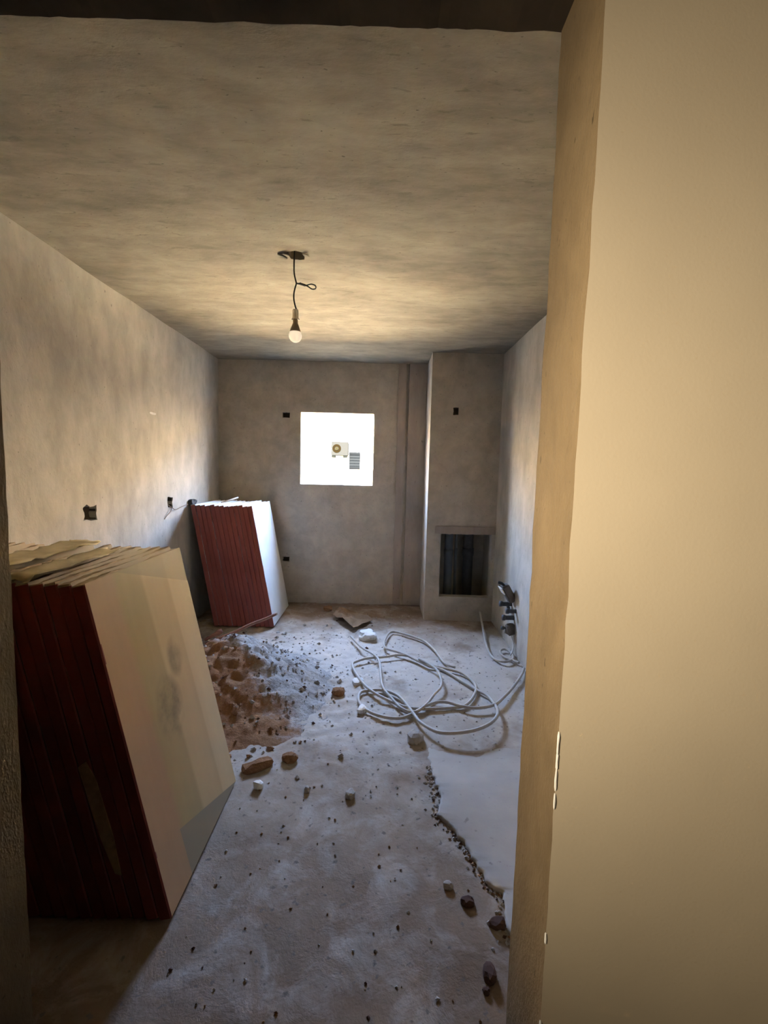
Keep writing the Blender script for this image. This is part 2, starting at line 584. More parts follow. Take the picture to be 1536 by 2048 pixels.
wss = wall('wall_shaft_side', (XS, 0, 0), Y, Z, -X, YS + 0.1, YB, -0.02, ZC + 0.01, [], 0.1, ['wall_plaster'], amp=0.002)
# plastered pier beside the shaft, two shallow steps
bm = bmesh.new()
box(bm, 0.270, XS - 0.001, YB - 0.03, YB - 0.0001, 0, ZC)
struct(link('trim_1', bm, 'pilaster_plaster'))
bm = bmesh.new()
box(bm, 0.150, 0.235, YB - 0.03, YB - 0.0001, 0, ZC)
struct(link('trim_2', bm, 'pilaster_plaster'))
bm = bevel_box(0.55, XR - 0.002, YS - 0.014, YS - 0.0005, 0.906, 0.985, 0.004)
struct(link('trim_3', bm, 'pilaster_plaster'))

RX, RY = -0.509, 2.668                       # where the lamp cable leaves the ceiling
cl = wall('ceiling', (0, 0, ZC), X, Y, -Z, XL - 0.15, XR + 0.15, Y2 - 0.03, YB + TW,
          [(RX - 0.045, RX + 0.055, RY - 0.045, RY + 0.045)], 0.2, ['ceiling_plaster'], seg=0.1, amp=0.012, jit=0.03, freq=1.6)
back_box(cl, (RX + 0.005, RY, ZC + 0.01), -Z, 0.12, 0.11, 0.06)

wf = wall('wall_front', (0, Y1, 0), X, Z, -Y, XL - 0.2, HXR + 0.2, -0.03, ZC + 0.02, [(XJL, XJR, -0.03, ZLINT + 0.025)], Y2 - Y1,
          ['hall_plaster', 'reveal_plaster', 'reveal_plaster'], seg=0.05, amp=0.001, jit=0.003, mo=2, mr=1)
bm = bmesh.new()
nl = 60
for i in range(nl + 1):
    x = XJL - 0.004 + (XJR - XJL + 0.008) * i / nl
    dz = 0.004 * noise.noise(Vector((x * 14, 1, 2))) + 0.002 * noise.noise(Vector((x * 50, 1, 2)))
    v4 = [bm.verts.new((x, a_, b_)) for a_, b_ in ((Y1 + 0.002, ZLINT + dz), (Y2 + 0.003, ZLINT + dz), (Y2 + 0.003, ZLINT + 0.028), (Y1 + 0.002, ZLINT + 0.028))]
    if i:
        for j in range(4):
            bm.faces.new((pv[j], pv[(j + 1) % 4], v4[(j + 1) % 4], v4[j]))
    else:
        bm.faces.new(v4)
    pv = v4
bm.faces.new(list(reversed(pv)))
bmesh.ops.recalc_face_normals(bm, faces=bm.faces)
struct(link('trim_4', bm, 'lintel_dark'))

# hall where the camera stands
wall('wall_hall_left', (HXL, 0, 0), Y, Z, X, HYB - 0.2, Y1, -0.03, ZC + 0.02, [], 0.2, ['hall_dull'], seg=0.3)
wall('wall_hall_right', (HXR, 0, 0), Y, Z, -X, HYB - 0.2, Y1, -0.03, ZC + 0.02, [], 0.2, ['hall_dull'], seg=0.3)
wall('wall_hall_rear', (0, HYB, 0), X, Z, Y, HXL, HXR, -0.03, ZC + 0.02, [], 0.2, ['hall_dull'], seg=0.3)
wall('ceiling_hall', (0, 0, ZC), X, Y, -Z, HXL - 0.2, HXR + 0.2, HYB - 0.2, Y2 - 0.03, [], 0.2, ['hall_dull'], seg=0.3)
bm = bmesh.new()
box(bm, HXL - 0.2, HXR + 0.2, HYB - 0.2, Y2 + 0.1, -0.2, -0.012)
struct(link('floor_hall', bm, 'hall_dull'))


# floor of the room: uneven dusty ground
def floor_h(x, y):
    p = Vector((x, y, 0))
    h_ = 0.010 * noise.noise(p * 1.7) + 0.006 * noise.noise(p * 5.3 + Vector((4, 2, 0)))
    rough = max(0.0, min(1.0, (y - 2.0) / 0.6)) * max(0.0, min(1.0, (0.45 - x) / 0.5))
    h_ += (0.002 + 0.007 * rough) * noise.noise(p * 14.0) + (0.0015 + 0.005 * rough) * noise.noise(p * 33.0)
    return h_ - 0.006


bm = bmesh.new()
NX, NY = 150, 200
FX0, FX1, FY0, FY1 = XL - 0.03, XR + 0.03, Y1 + 0.05, YB + 0.03
gv = [[bm.verts.new((FX0 + (FX1 - FX0) * i / NX, FY0 + (FY1 - FY0) * j / NY, floor_h(FX0 + (FX1 - FX0) * i / NX, FY0 + (FY1 - FY0) * j / NY))) for i in range(NX + 1)] for j in range(NY + 1)]
for j in range(NY):
    for i in range(NX):
        bm.faces.new((gv[j][i], gv[j][i + 1], gv[j + 1][i + 1], gv[j + 1][i]))
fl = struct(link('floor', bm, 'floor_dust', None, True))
sd = fl.modifiers.new('thickness', 'SOLIDIFY')
sd.thickness = 0.15
sd.offset = -1

# thin smoother screed with a broken edge, right of the crack
edge = [(0.30, 2.52), (0.285, 2.40), (0.292, 2.257), (0.30, 2.161), (0.312, 2.04), (0.284, 1.95), (0.333, 1.873), (0.374, 1.793), (0.393, 1.731), (0.412, 1.672), (0.441, 1.586), (0.479, 1.552), (0.466, 1.462), (0.464, 1.41), (0.50, 1.33), (0.52, 1.12)]
ec = [Vector((p.x, p.y, 0)) for p in catmull([(a, b, 0) for a, b in edge], 0.012)]
rnd = random.Random(3)
bm = bmesh.new()
rows = []
for i, p in enumerate(ec):
    jx = 0.010 * noise.noise(p * 40) + 0.006 * noise.noise(p * 90)
    x0 = p.x + jx
    row = []
    far = max(0.0, (p.y - 2.15) / 0.37)
    lift = 0.013 * (1 - min(1, far)) - 0.012 * min(1, far)
    row.append(bm.verts.new((x0, p.y, -0.02)))
    row.append(bm.verts.new((x0 + 0.003, p.y, lift - 0.004)))
    row.append(bm.verts.new((x0 + 0.012, p.y, lift)))
    for q in range(1, 13):
        xx = x0 + 0.012 + (XR + 0.01 - x0 - 0.012) * q / 12
        row.append(bm.verts.new((xx, p.y, lift + 0.004 * noise.noise(Vector((xx * 3, p.y * 3, 1))))))
    rows.append(row)
for a, b in zip(rows, rows[1:]):
    for i in range(len(a) - 1):
        bm.faces.new((a[i], b[i], b[i + 1], a[i + 1]))
bmesh.ops.recalc_face_normals(bm, faces=bm.faces)
if sum(f.normal.z for f in bm.faces) < 0:
    bmesh.ops.reverse_faces(bm, faces=bm.faces[:])
scr = struct(link('floor_screed', bm, 'screed', None, True))
sd = scr.modifiers.new('thickness', 'SOLIDIFY')
sd.thickness = 0.02
sd.offset = -1

# chips along the corner of the opening
for i, (zz, s_) in enumerate(((1.02, 0.018), (0.985, 0.013), (0.945, 0.016), (0.90, 0.012), (0.60, 0.009), (0.40, 0.008))):
    bm = rock((0.0028, 0.0028, s_ * 1.9), 50 + i, 2)
    o = link('plaster_chip', bm, 'lime', wf)
    o.location = (XJR + 0.001, Y1 + 0.001, zz)

# ------------------------------------------------------------------ boards leaning on the left wall
T = 0.043
rnd = random.Random(11)


def board_meshes(seed, rag):
    r_ = random.Random(seed)
    # core
    bm = bmesh.new()
    n = 22
    fr, bk = [], []
    for i in range(n + 1):
        y_ = BL * i / n
        zt = BH - 0.001 + rag * noise.noise(Vector((y_ * 4, seed * 3.7, 0))) + 0.5 * rag * noise.noise(Vector((y_ * 19, seed * 3.7, 5)))
        fr.append((y_, zt, zt + 0.4 * rag * noise.noise(Vector((y_ * 9, seed * 3.7, 9)))))
    lo = [(bm.verts.new((-T + 0.004, y_, 0)), bm.verts.new((-0.004, y_, 0))) for y_, _, _ in fr]
    hi = [(bm.verts.new((-T + 0.004, y_, a)), bm.verts.new((-0.004, y_, b))) for y_, a, b in fr]
    for i in range(n):
        bm.faces.new((lo[i][1], lo[i + 1][1], hi[i + 1][1], hi[i][1]))
        bm.faces.new((lo[i][0], hi[i][0], hi[i + 1][0], lo[i + 1][0]))
        bm.faces.new((hi[i][0], hi[i][1], hi[i + 1][1], hi[i + 1][0]))
        bm.faces.new((lo[i][0], lo[i + 1][0], lo[i + 1][1], lo[i][1]))
    bm.faces.new((lo[0][0], lo[0][1], hi[0][1], hi[0][0]))
    bm.faces.new((lo[n][0], hi[n][0], hi[n][1], lo[n][1]))
    me = bpy.data.meshes.new('core')
    bm.normal_update()
    bm.to_mesh(me)
    bm.free()
    me.materials.append(MATS['board_core'])
    return me


def sheet_mesh(x0, x1, mat):
    bm = bevel_box(x0, x1, 0.001, BL - 0.001, 0, BH, 0.0012)
    me = bpy.data.meshes.new('face_sheet')
    bm.to_mesh(me)
    bm.free()
    me.materials.append(MATS[mat])
    return me


def edge_mesh(seed, mat, y0, y1):
    r_ = random.Random(seed)
    bm = bmesh.new()
    n = 10
    rows_ = []
    for i in range(n + 1):
        z_ = BH * i / n * (1.0 if i < n else 1 - 0.004)
        w = 0.0006
        a, b = -T - 0.0002 + r_.uniform(0, w), 0.0002 - r_.uniform(0, w)
        dy = r_.uniform(0, 0.0012)
        if i == n:
            z_ += r_.uniform(-0.006, 0.002)
        rows_.append([bm.verts.new(p) for p in ((a + .004, y0 - dy, z_), (b - .004, y0 - dy, z_), (b, y0 + .004, z_), (b, y1, z_), (a, y1, z_), (a, y0 + .004, z_))])
    for p, q in zip(rows_, rows_[1:]):
        for i in range(6):
            j = (i + 1) % 6
            bm.faces.new((p[i], p[j], q[j], q[i]))
    bm.faces.new(list(reversed(rows_[0])))
    bm.faces.new(rows_[-1])
    me = bpy.data.meshes.new('edge_band')
    bm.normal_update()
    bm.to_mesh(me)
    bm.free()
    me.materials.append(MATS[mat])
    return me


ORD = ['first', 'second', 'third', 'fourth', 'fifth', 'sixth', 'seventh', 'eighth', 'ninth', 'tenth', 'eleventh', 'twelfth', 'thirteenth', 'fourteenth', 'fifteenth', 'sixteenth', 'seventeenth', 'eighteenth', 'nineteenth', 'twentieth', 'twenty-first', 'twenty-second']
cores_rag = [board_meshes(s_, 0.012) for s_ in range(5)]
cores_flat = [board_meshes(s_ + 20, 0.003) for s_ in range(4)]
edges_deep = [edge_mesh(s_, 'red_edge_paint_deep', -0.003, 0.006) for s_ in range(4)]
edges_red = [edge_mesh(s_ + 9, 'red_edge_paint', -0.003, 0.006) for s_ in range(4)]
edges_far = [edge_mesh(s_ + 30, 'red_edge_paint', 0, 0) for s_ in range(1)]
sh_plain_o, sh_plain_i = sheet_mesh(-0.004, 0, 'board_face'), sheet_mesh(-T, -T + 0.004, 'board_face')
sh_pale_o, sh_pale_i = sheet_mesh(-0.004, 0, 'board_face_pale'), sheet_mesh(-T, -T + 0.004, 'board_face_pale')
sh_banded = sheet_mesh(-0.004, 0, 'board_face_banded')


def child(name, me, parent):
    o = bpy.data.objects.new(name, me)
    COL.objects.link(o)
    o.parent = parent
    return o


def stack(x_out, y0, lean, count, core_set, edge_set, outer, plain, group, labels, hjit, yjit):
    out = []
    for i in range(count):
        x = x_out - i * (T + 0.0006) / math.cos(lean)
        b = empty('leaning_board', (x, y0 + (rnd.uniform(-yjit, yjit) if i else 0), 0.010), (0, -lean, 0))
        tag(b, labels(i), 'board', group)
        sz = 1.0 + (rnd.uniform(-hjit, hjit) if i else 0)
        child('core', core_set[i % len(core_set)], b)
        child('edge_band', edge_set[i % len(edge_set)], b)['label'] = 'red painted edge'
        child('face_sheet', outer if i == 0 else plain[0], b)['label'] = 'pale smooth face'
        child('face_sheet', plain[1], b)
        b.scale = (1, 1, sz)
        out.append(b)
    return out


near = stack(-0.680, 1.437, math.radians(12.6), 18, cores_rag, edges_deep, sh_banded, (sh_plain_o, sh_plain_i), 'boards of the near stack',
             lambda i: 'outermost board of the near stack, its broad tan face with smudges showing' if i == 0 else
             'red-edged board in the near stack, %s behind the tan-faced outermost one' % ORD[i - 1], 0.007, 0.0025)
far = stack(-1.010, 4.325, math.radians(10.4), 13, cores_flat, edges_red, sh_pale_o, (sh_pale_o, sh_pale_i), 'boards of the far stack',
            lambda i: 'outermost board of the far stack, its white face turned to the room' if i == 0 else
            'red-edged board in the far stack, %s behind the white-faced outermost one' % ORD[i - 1], 0.006, 0.004)
# bare torn strip on the end of a board in the near stack
bm = bmesh.new()
pp = [(-0.041, 0.56), (-0.010, 0.575), (0.006, 0.50), (0.012, 0.30), (0.004, 0.16), (-0.014, 0.17), (-0.030, 0.30)]
f0 = [bm.verts.new((a, -0.0065, b)) for a, b in pp]
f1 = [bm.verts.new((a, -0.002, b)) for a, b in pp]
bm.faces.new(f0)
bm.faces.new(list(reversed(f1)))
for i in range(len(pp)):
    j = (i + 1) % len(pp)
    bm.faces.new((f0[i], f1[i], f1[j], f0[j]))
bmesh.ops.recalc_face_normals(bm, faces=bm.faces)
o = link('torn_patch', bm, 'torn_brown', near[3])
o['label'] = 'bare tan patch where the red edge is torn off'


# torn paper lying over the tops of the near boards
def torn_sheet(name, pts_x, y0, y1, top, seed, mat, label, cat, lean=0.22):
    bm = bmesh.new()
    nx, ny = 8, 20
    r_ = random.Random(seed)
    g = []
    for j in range(ny + 1):
        row = []
        e0, e1 = r_.uniform(-0.012, 0.012), r_.uniform(-0.012, 0.012)
        for i in range(nx + 1):
            x = pts_x[0] + e0 + (pts_x[1] + e1 - pts_x[0] - e0) * i / nx
            y_ = y0 + (y1 - y0) * j / ny + (r_.uniform(-0.012, 0.012) if j in (0, ny) else 0)
            z_ = top + 0.012 * noise.noise(Vector((x * 22, y_ * 9, seed))) + 0.006 * noise.noise(Vector((x * 60, y_ * 25, seed))) + 0.006
            if j == 0:
                z_ -= 0.016
            row.append(bm.verts.new((x, y_, z_)))
        g.append(row)
    for j in range(ny):
        for i in range(nx):
            bm.faces.new((g[j][i], g[j][i + 1], g[j + 1][i + 1], g[j + 1][i]))
    o_ = link(name, bm, mat, None, True)
    s2 = o_.modifiers.new('thickness', 'SOLIDIFY')
    s2.thickness = 0.003
    return tag(o_, label, cat)


flat('paper_tan', (0.50, 0.41, 0.26), 0.9, 0, 0.18, 10, 0.1, 0.3)
torn_sheet('torn_paper', (-1.20, -1.095), 1.425, 1.93, 1.178, 4, 'paper_tan', 'torn tan paper strip curling over the near ends of the near boards', 'paper')
torn_sheet('torn_paper', (-1.42, -1.27), 1.47, 2.10, 1.182, 9, 'paper_tan', 'wider torn tan paper on the near boards, closer to the wall', 'paper')

# ------------------------------------------------------------------ soil heap
HCX, HCY = -1.05, 3.22


def heap_h(x, y):
    dx, dy = x - HCX, y - HCY
    rx = 0.72 if dx > 0 else 0.62
    ry = 0.62 if dy > 0 else 1.02
    a = math.atan2(dy / ry, dx / rx)
    r = math.sqrt((dx / rx) ** 2 + (dy / ry) ** 2) * (1 + 0.12 * noise.noise(Vector((math.cos(a) * 1.5, math.sin(a) * 1.5, 3))))
    h_ = 0.335 * (0.45 * (1 - r) + 0.55 * (0.5 + 0.5 * math.cos(math.pi * r))) if r < 1 else -0.08 * (r - 1)
    p = Vector((x, y, 0))
    h_ += (0.038 * noise.noise(p * 5) + 0.032 * noise.noise(p * 12) + 0.020 * noise.noise(p * 26)) * max(0, min(1, 1.25 - r))
    return h_, r


bm = bmesh.new()
N = 110
x0, x1, y0, y1 = -1.78, -0.28, 2.16, 3.90
hv = {}
for j in range(N + 1):
    for i in range(N + 1):
        x, y_ = x0 + (x1 - x0) * i / N, y0 + (y1 - y0) * j / N
        h_, r = heap_h(x, y_)
        hv[(i, j)] = (bm.verts.new((x, y_, h_ - 0.01)), r)
for j in range(N):
    for i in range(N):
        q = [hv[(i, j)], hv[(i + 1, j)], hv[(i + 1, j + 1)], hv[(i, j + 1)]]
        if min(a[1] for a in q) < 1.12:
            bm.faces.new([a[0] for a in q])
for v in [v for v in bm.verts if not v.link_faces]:
    bm.verts.remove(v)
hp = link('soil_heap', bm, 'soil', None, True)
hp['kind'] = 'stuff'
tag(hp, 'heap of brown soil, window-lit back painted dusty grey, beside the near stack of boards', 'soil heap')


def top_at(x, y):
    h_, r = heap_h(x, y)
    return max(floor_h(x, y), h_ - 0.01 if r < 1.1 else -1)


# ------------------------------------------------------------------ loose stones and rubble
def stone(x, y, size, seed, mat, label, cat='stone', name='stone', rz=0.0, sink=0.3):
    o_ = link(name, rock(size, seed, 2, 0.4), mat)
    o_.location = (x, y, top_at(x, y) + size[2] * (0.75 - sink))
    o_.rotation_euler = (0, 0, rz)
    return tag(o_, label, cat, 'loose stones on the floor')


stone(-0.607, 2.25, (0.085, 0.04, 0.035), 1, 'soil', 'long brown clod at the near foot of the soil heap', rz=0.6, name='clod')
stone(-0.453, 2.313, (0.045, 0.035, 0.032), 2, 'soil', 'wedge-shaped brown clod right of the long clod by the heap', rz=0.3, name='clod')
stone(-0.565, 2.10, (0.026, 0.026, 0.026), 3, 'lime', 'round white pebble on the floor near the tan board corner')
stone(-0.326, 2.088, (0.014, 0.018, 0.022), 4, 'rubble', 'small dark pebble standing alone right of the white pebble')
stone(-0.117, 2.06, (0.026, 0.030, 0.022), 5, 'rubble', 'greenish grey rubble piece in the middle of the floor')
stone(0.226, 2.53, (0.055, 0.05, 0.045), 6, 'rubble', 'angular grey stone just in front of the hose loops', rz=0.5)
stone(0.371, 1.285, (0.022, 0.03, 0.022), 7, 'clay', 'dark red-brown stone at the foot of the right jamb')
stone(0.350, 1.243, (0.012, 0.012, 0.010), 8, 'clay', 'tiny dark pebble beside the red-brown stone')
stone(-0.095, 2.84, (0.045, 0.03, 0.03), 9, 'lime', 'pale stone at the left end of the hose loops', rz=1.2)
stone(-0.14, 3.22, (0.045, 0.05, 0.02), 10, 'lime', 'flat pinkish white chip between soil heap and hose', rz=0.4)
stone(-0.558, 4.90, (0.05, 0.04, 0.04), 11, 'soil', 'brown clod on the floor against the back wall', name='clod')
stone(0.285, 1.588, (0.020, 0.016, 0.016), 12, 'rubble', 'small grey stone left of the screed crack')
stone(0.345, 1.524, (0.026, 0.020, 0.018), 13, 'clay', 'brown stone in the crumbled screed edge')
stone(-0.27, 3.05, (0.05, 0.04, 0.035), 14, 'soil', 'brown clod at the right foot of the soil heap', name='clod')
stone(0.43, 1.44, (0.030, 0.022, 0.02), 15, 'clay', 'brown crumbled lump beside the right jamb')
stone(-0.90, 2.45, (0.06, 0.05, 0.04), 16, 'soil', 'brown clod between the tan board and the soil heap', name='clod')

# gravel crumbs, too small to count
rnd = random.Random(5)
bm = bmesh.new()


def crumb(x, y, r_):
    if (x > XS - 0.05 and y > YS - 0.06) or (x < -0.62 and y < 2.16) or (x < -0.95 and y > 4.2) or x < XL + 0.05:
        return
    c0 = Vector((x, y, top_at(x, y) + r_ * 0.3))
    vs2 = []
    for d in ((1, 0, 0), (-1, 0, 0), (0, 1, 0), (0, -1, 0), (0, 0, 1), (0, 0, -1)):
        q = Vector(d)
        q += Vector((rnd.uniform(-.35, .35), rnd.uniform(-.35, .35), rnd.uniform(-.3, .3)))
        vs2.append(bm.verts.new(c0 + Vector((q.x, q.y, q.z * 0.75)) * r_))
    mi = rnd.choice((0, 0, 0, 0, 1, 1, 1, 2))
    for f in ((0, 2, 4), (2, 1, 4), (1, 3, 4), (3, 0, 4), (2, 0, 5), (1, 2, 5), (3, 1, 5), (0, 3, 5)):
        bm.faces.new([vs2[i] for i in f]).material_index = mi


for i in range(900):                         # around the heap
    a = rnd.uniform(0, 2 * math.pi)
    r_ = abs(rnd.gauss(0.75, 0.35))
    x, y_ = HCX + math.cos(a) * 0.75 * r_, HCY + math.sin(a) * 0.95 * r_
    if XL + 0.05 < x < XR - 0.05 and 1.3 < y_ < YB - 0.1:
        crumb(x, y_, rnd.uniform(0.004, 0.013) if rnd.random() < .85 else rnd.uniform(0.014, 0.022))
for i in range(650):                         # all over the floor
    crumb(rnd.uniform(-0.65, 1.1), rnd.uniform(1.15, 5.0), rnd.uniform(0.002, 0.0075))
for p in ec[::1]:                            # along the broken screed edge
    if p.y < 2.3:
        for q in range(3):
            crumb(p.x + rnd.gauss(-0.008, 0.014), p.y + rnd.uniform(-.01, .01), rnd.uniform(0.003, 0.009))
gr = link('gravel', bm, ['rubble', 'soil', 'clay'])
gr['kind'] = 'stuff'
tag(gr, 'scattered crumbs of gravel and mortar over the dusty floor', 'gravel')

# ------------------------------------------------------------------ sticks on the heap, paper, plastic
st = empty('long_stick', (-1.42, 3.82, 0.05))
a, b = Vector((-1.47, 3.80, 0.025)), Vector((-0.935, 4.08, 0.215))
bm = bmesh.new()
n = 14
pts = [a.lerp(b, i / n) + Vector((0, 0, 0.004 * math.sin(i * 0.9))) for i in range(n + 1)]
tube(bm, [p - st.location for p in pts], 0.014, 8)
link('shaft', bm, 'stick_wood', st, True)
bm = bmesh.new()
d = (b - a).normalized()
tube(bm, [b - st.location, b + d * 0.012 - st.location], 0.0145, 8)
link('cut_end', bm, 'stick_end', st)
tag(st, 'long reddish stick with pale cut end lying over the soil heap', 'stick')
bm = bmesh.new()
pts = [Vector((-1.50, 3.86, 0.04)).lerp(Vector((-1.37, 3.93, 0.105)), i / 6) for i in range(7)]
tube(bm, pts, [0.012, 0.014, 0.014, 0.016, 0.022, 0.026, 0.018], 8)
tag(link('short_stick', bm, 'stick_wood', None, True), 'short knobbed stick behind the long reddish stick', 'stick')

# crumpled brown paper
bm = bmesh.new()
outline = [(-0.48, 4.66), (-0.42, 4.78), (-0.31, 4.80), (-0.17, 4.70), (-0.064, 4.55), (-0.16, 4.40), (-0.24, 4.27), (-0.36, 4.42)]
cx_, cy_ = -0.27, 4.55
rings = []
for t_ in (1.0, 0.75, 0.5, 0.25):
    rg = []
    for i, (x, y_) in enumerate(outline):
        xn, yn = outline[(i + 1) % len(outline)]
        for s_ in (0, 0.5):
            px, py = cx_ + (x + (xn - x) * s_ - cx_) * t_, cy_ + (y_ + (yn - y_) * s_ - cy_) * t_
            zf = 0.02 + 0.05 * abs(noise.noise(Vector((px * 9, py * 7, 2)))) + 0.055 * math.exp(-((px + 0.37 + 0.25 * (py - 4.5)) / 0.035) ** 2)
            rg.append(bm.verts.new((px, py, zf)))
    rings.append(rg)
mid = bm.verts.new((cx_, cy_, 0.05))
for p, q in zip(rings, rings[1:]):
    for i in range(len(p)):
        j = (i + 1) % len(p)
        bm.faces.new((p[i], p[j], q[j], q[i]))
for i in range(len(rings[-1])):
    bm.faces.new((rings[-1][i], rings[-1][(i + 1) % len(rings[-1])], mid))
pb = link('paper_bag', bm, 'paper_brown')
s2 = pb.modifiers.new('thickness', 'SOLIDIFY')
s2.thickness = 0.004
tag(pb, 'crumpled brown paper bag on the floor below the window', 'paper bag')
bm = rock((0.085, 0.10, 0.05), 77, 3, 0.5)
o = link('plaster_lump', bm, 'lime')
o.location = (-0.10, 4.13, 0.022)
tag(o, 'white lump of plaster in front of the brown paper bag', 'plaster lump')

# ------------------------------------------------------------------ hoses
A = [(1.15, 3.49), (1.102, 3.384), (0.992, 3.192), (0.874, 3.019), (0.776, 2.9), (0.653, 2.849), (0.545, 2.871), (0.476, 2.914), (0.401, 2.92), (0.321, 2.87), (0.221, 2.769), (0.147, 2.724), (0.05, 2.736), (-0.041, 2.792), (-0.104, 2.878), (-0.125, 2.972), (-0.108, 3.053), (-0.039, 3.077), (0.041, 3.077), (0.138, 3.004), (0.191, 2.892), (0.237, 2.744), (0.266, 2.657), (0.326, 2.568), (0.387, 2.52), (0.485, 2.514), (0.581, 2.542), (0.672, 2.612), (0.739, 2.708), (0.773, 2.81), (0.776, 2.918), (0.76, 3.033), (0.707, 3.113), (0.628, 3.241), (0.561, 3.355), (0.496, 3.439), (0.402, 3.494), (0.34, 3.571), (0.254, 3.671), (0.16, 3.68), (0.053, 3.631), (-0.086, 3.594), (-0.174, 3.521), (-0.199, 3.466), (-0.162, 3.317), (-0.091, 3.138), (-0.018, 3.027), (0.079, 2.933), (0.189, 2.855), (0.3, 2.842), (0.469, 2.864), (0.568, 2.894), (0.642, 2.988), (0.701, 3.134), (0.702, 3.245), (0.651, 3.372), (0.551, 3.437), (0.435, 3.488), (0.339, 3.555), (0.253, 3.657), (0.161, 3.74), (0.066, 3.811), (0.052, 3.957), (0.095, 4.172), (0.15, 4.221), (0.255, 4.164), (0.403, 4.03), (0.483, 3.821), (0.535, 3.56), (0.609, 3.489)]
B = [(-0.25, 4.048), (-0.141, 3.783), (-0.029, 3.612), (0.013, 3.478), (0.025, 3.233), (0.041, 3.081), (0.098, 2.944), (0.16, 2.827), (0.24, 2.787), (0.322, 2.879), (0.393, 3.016), (0.445, 3.1), (0.462, 3.21), (0.448, 3.361), (0.389, 3.485), (0.329, 3.576)]
C = [(1.035, 4.62), (1.016, 4.406), (0.966, 4.02), (0.949, 3.772), (0.971, 3.642), (1.025, 3.591), (1.085, 3.63), (1.125, 3.70), (1.135, 3.80), (1.10, 3.86), (1.05, 3.83), (1.045, 3.75), (1.09, 3.66), (1.14, 3.58)]


def hose(name, pts, r, zf, label, mat='hose_plastic'):
    q = catmull([(x, y_, zf(i / (len(pts) - 1))) for i, (x, y_) in enumerate(pts)], 0.018)
    bm2 = bmesh.new()
    tube(bm2, q, r, 8, 0.05)
    return tag(link(name, bm2, mat, None, True), label, 'hose')


def zA(t):
    bump_ = 0.035 * math.exp(-((t - 0.38) / 0.045) ** 2)
    return 0.012 + 0.014 * (0.5 + 0.5 * math.sin(t * 23)) + bump_


hose('coiled_hose', A, 0.0105, zA, 'long grey corrugated hose lying in loose loops on the floor')
hose('loose_hose', B, 0.0095, lambda t: 0.034 + 0.012 * math.sin(t * 9), 'short grey hose crossing over the loops from the paper bag')
hose('bent_hose', C, 0.0105, lambda t: 0.012 + 0.09 * max(0, 0.12 - t) / 0.12 + 0.012 * (0.5 + 0.5 * math.sin(t * 20)), 'pale bent hose curving from the shaft plinth to the right wall')

# ------------------------------------------------------------------ plumbing stubs and box on the right wall
for i, (y_, z_, ln, r_, lab) in enumerate(((3.99, 0.386, 0.105, 0.020, 'topmost dark pipe stub with elbow on the right wall'),
                                           (3.85, 0.365, 0.085, 0.019, 'second dark pipe stub from the top on the right wall'),
                                           (3.90, 0.290, 0.100, 0.020, 'third dark pipe stub from the top on the right wall'),
                                           (3.88, 0.205, 0.110, 0.011, 'lowest thin pipe stub with valve on the right wall'))):
    e = empty('pipe_stub', (XR, y_, z_))
    tag(e, lab, 'pipe', 'pipe stubs on the right wall')
    bm = bmesh.new()
    tube(bm, [(0.02 - (ln + .02) * q / 5, 0, 0) for q in range(6)], r_, 10)
    link('pipe', bm, 'pipe_dark', e, True)
    bm = bmesh.new()
    tube(bm, [(-ln - 0.002, 0, 0), (-ln + 0.022, 0, 0)], r_ + 0.005, 10)
    link('end_cap', bm, 'pipe_dark', e, True)
    if i == 0:
        bm = bmesh.new()
        tube(bm, catmull([(-0.035, 0, 0), (-0.03, 0, -0.02), (-0.022, 0, -0.05), (-0.02, 0, -0.075)], 0.01), 0.014, 8)
        link('elbow', bm, 'pipe_dark', e, True)
    if i == 3:
        bm = rock((0.05, 0.05, 0.07), 91, 2, 0.4)
        o = link('valve_body', bm, 'box_brown', e)
        o.location = (-0.035, 0, -0.01)
        bm = bmesh.new()
        tube(bm, catmull([(-0.03, -0.02, -0.06), (-0.012, -0.05, -0.12), (-0.03, -0.09, -0.17), (-0.06, -0.13, -0.19)], 0.015), 0.006, 6)
        link('cable', bm, 'white_plastic', e, True)
jb = empty('junction_box', (XR - 0.052, 3.93, 0.50), (0.05, -0.55, 0.1))
link('body', bevel_box(-0.035, 0.035, -0.04, 0.04, -0.085, 0.085, 0.01), 'box_brown', jb)
bm = bevel_box(-0.043, -0.0355, -0.043, 0.043, 0.02, 0.09, 0.003)
link('lid', bm, 'lamp_holder_grey', jb)
bm = bmesh.new()
tube(bm, catmull([(0, 0, 0.08), (-0.01, 0, 0.11), (-0.03, 0.01, 0.13)], 0.01), 0.012, 8)
link('cable_gland', bm, 'cable_black', jb, True)
tag(jb, 'tilted brown box hanging off the right wall above the pipe stubs', 'junction box')

# ------------------------------------------------------------------ pipes in the shaft opening
for (x, y_, r_, mt, lab) in ((0.735, 4.93, 0.045, 'pipe_grey', 'grey drain pipe at the left inside the shaft opening'),
                             (0.83, 5.03, 0.016, 'pipe_grey', 'thin grey riser in the middle of the shaft opening'),
                             (0.97, 5.05, 0.055, 'pipe_dark', 'dark drain pipe at the right inside the shaft opening')):
    e = empty('riser_pipe', (x, y_, 0))
    bm = bmesh.new()
    tube(bm, [(0, 0, 0.0), (0, 0, 1.3), (0, 0, 2.68)], r_, 16)
    link('pipe', bm, mt, e, True)
    bm = bmesh.new()
    tube(bm, [(0, 0, 0.62), (0, 0, 0.70)], r_ * 1.14, 16)
    link('coupling', bm, mt, e, True)
    tag(e, lab, 'pipe', 'riser pipes in the shaft')

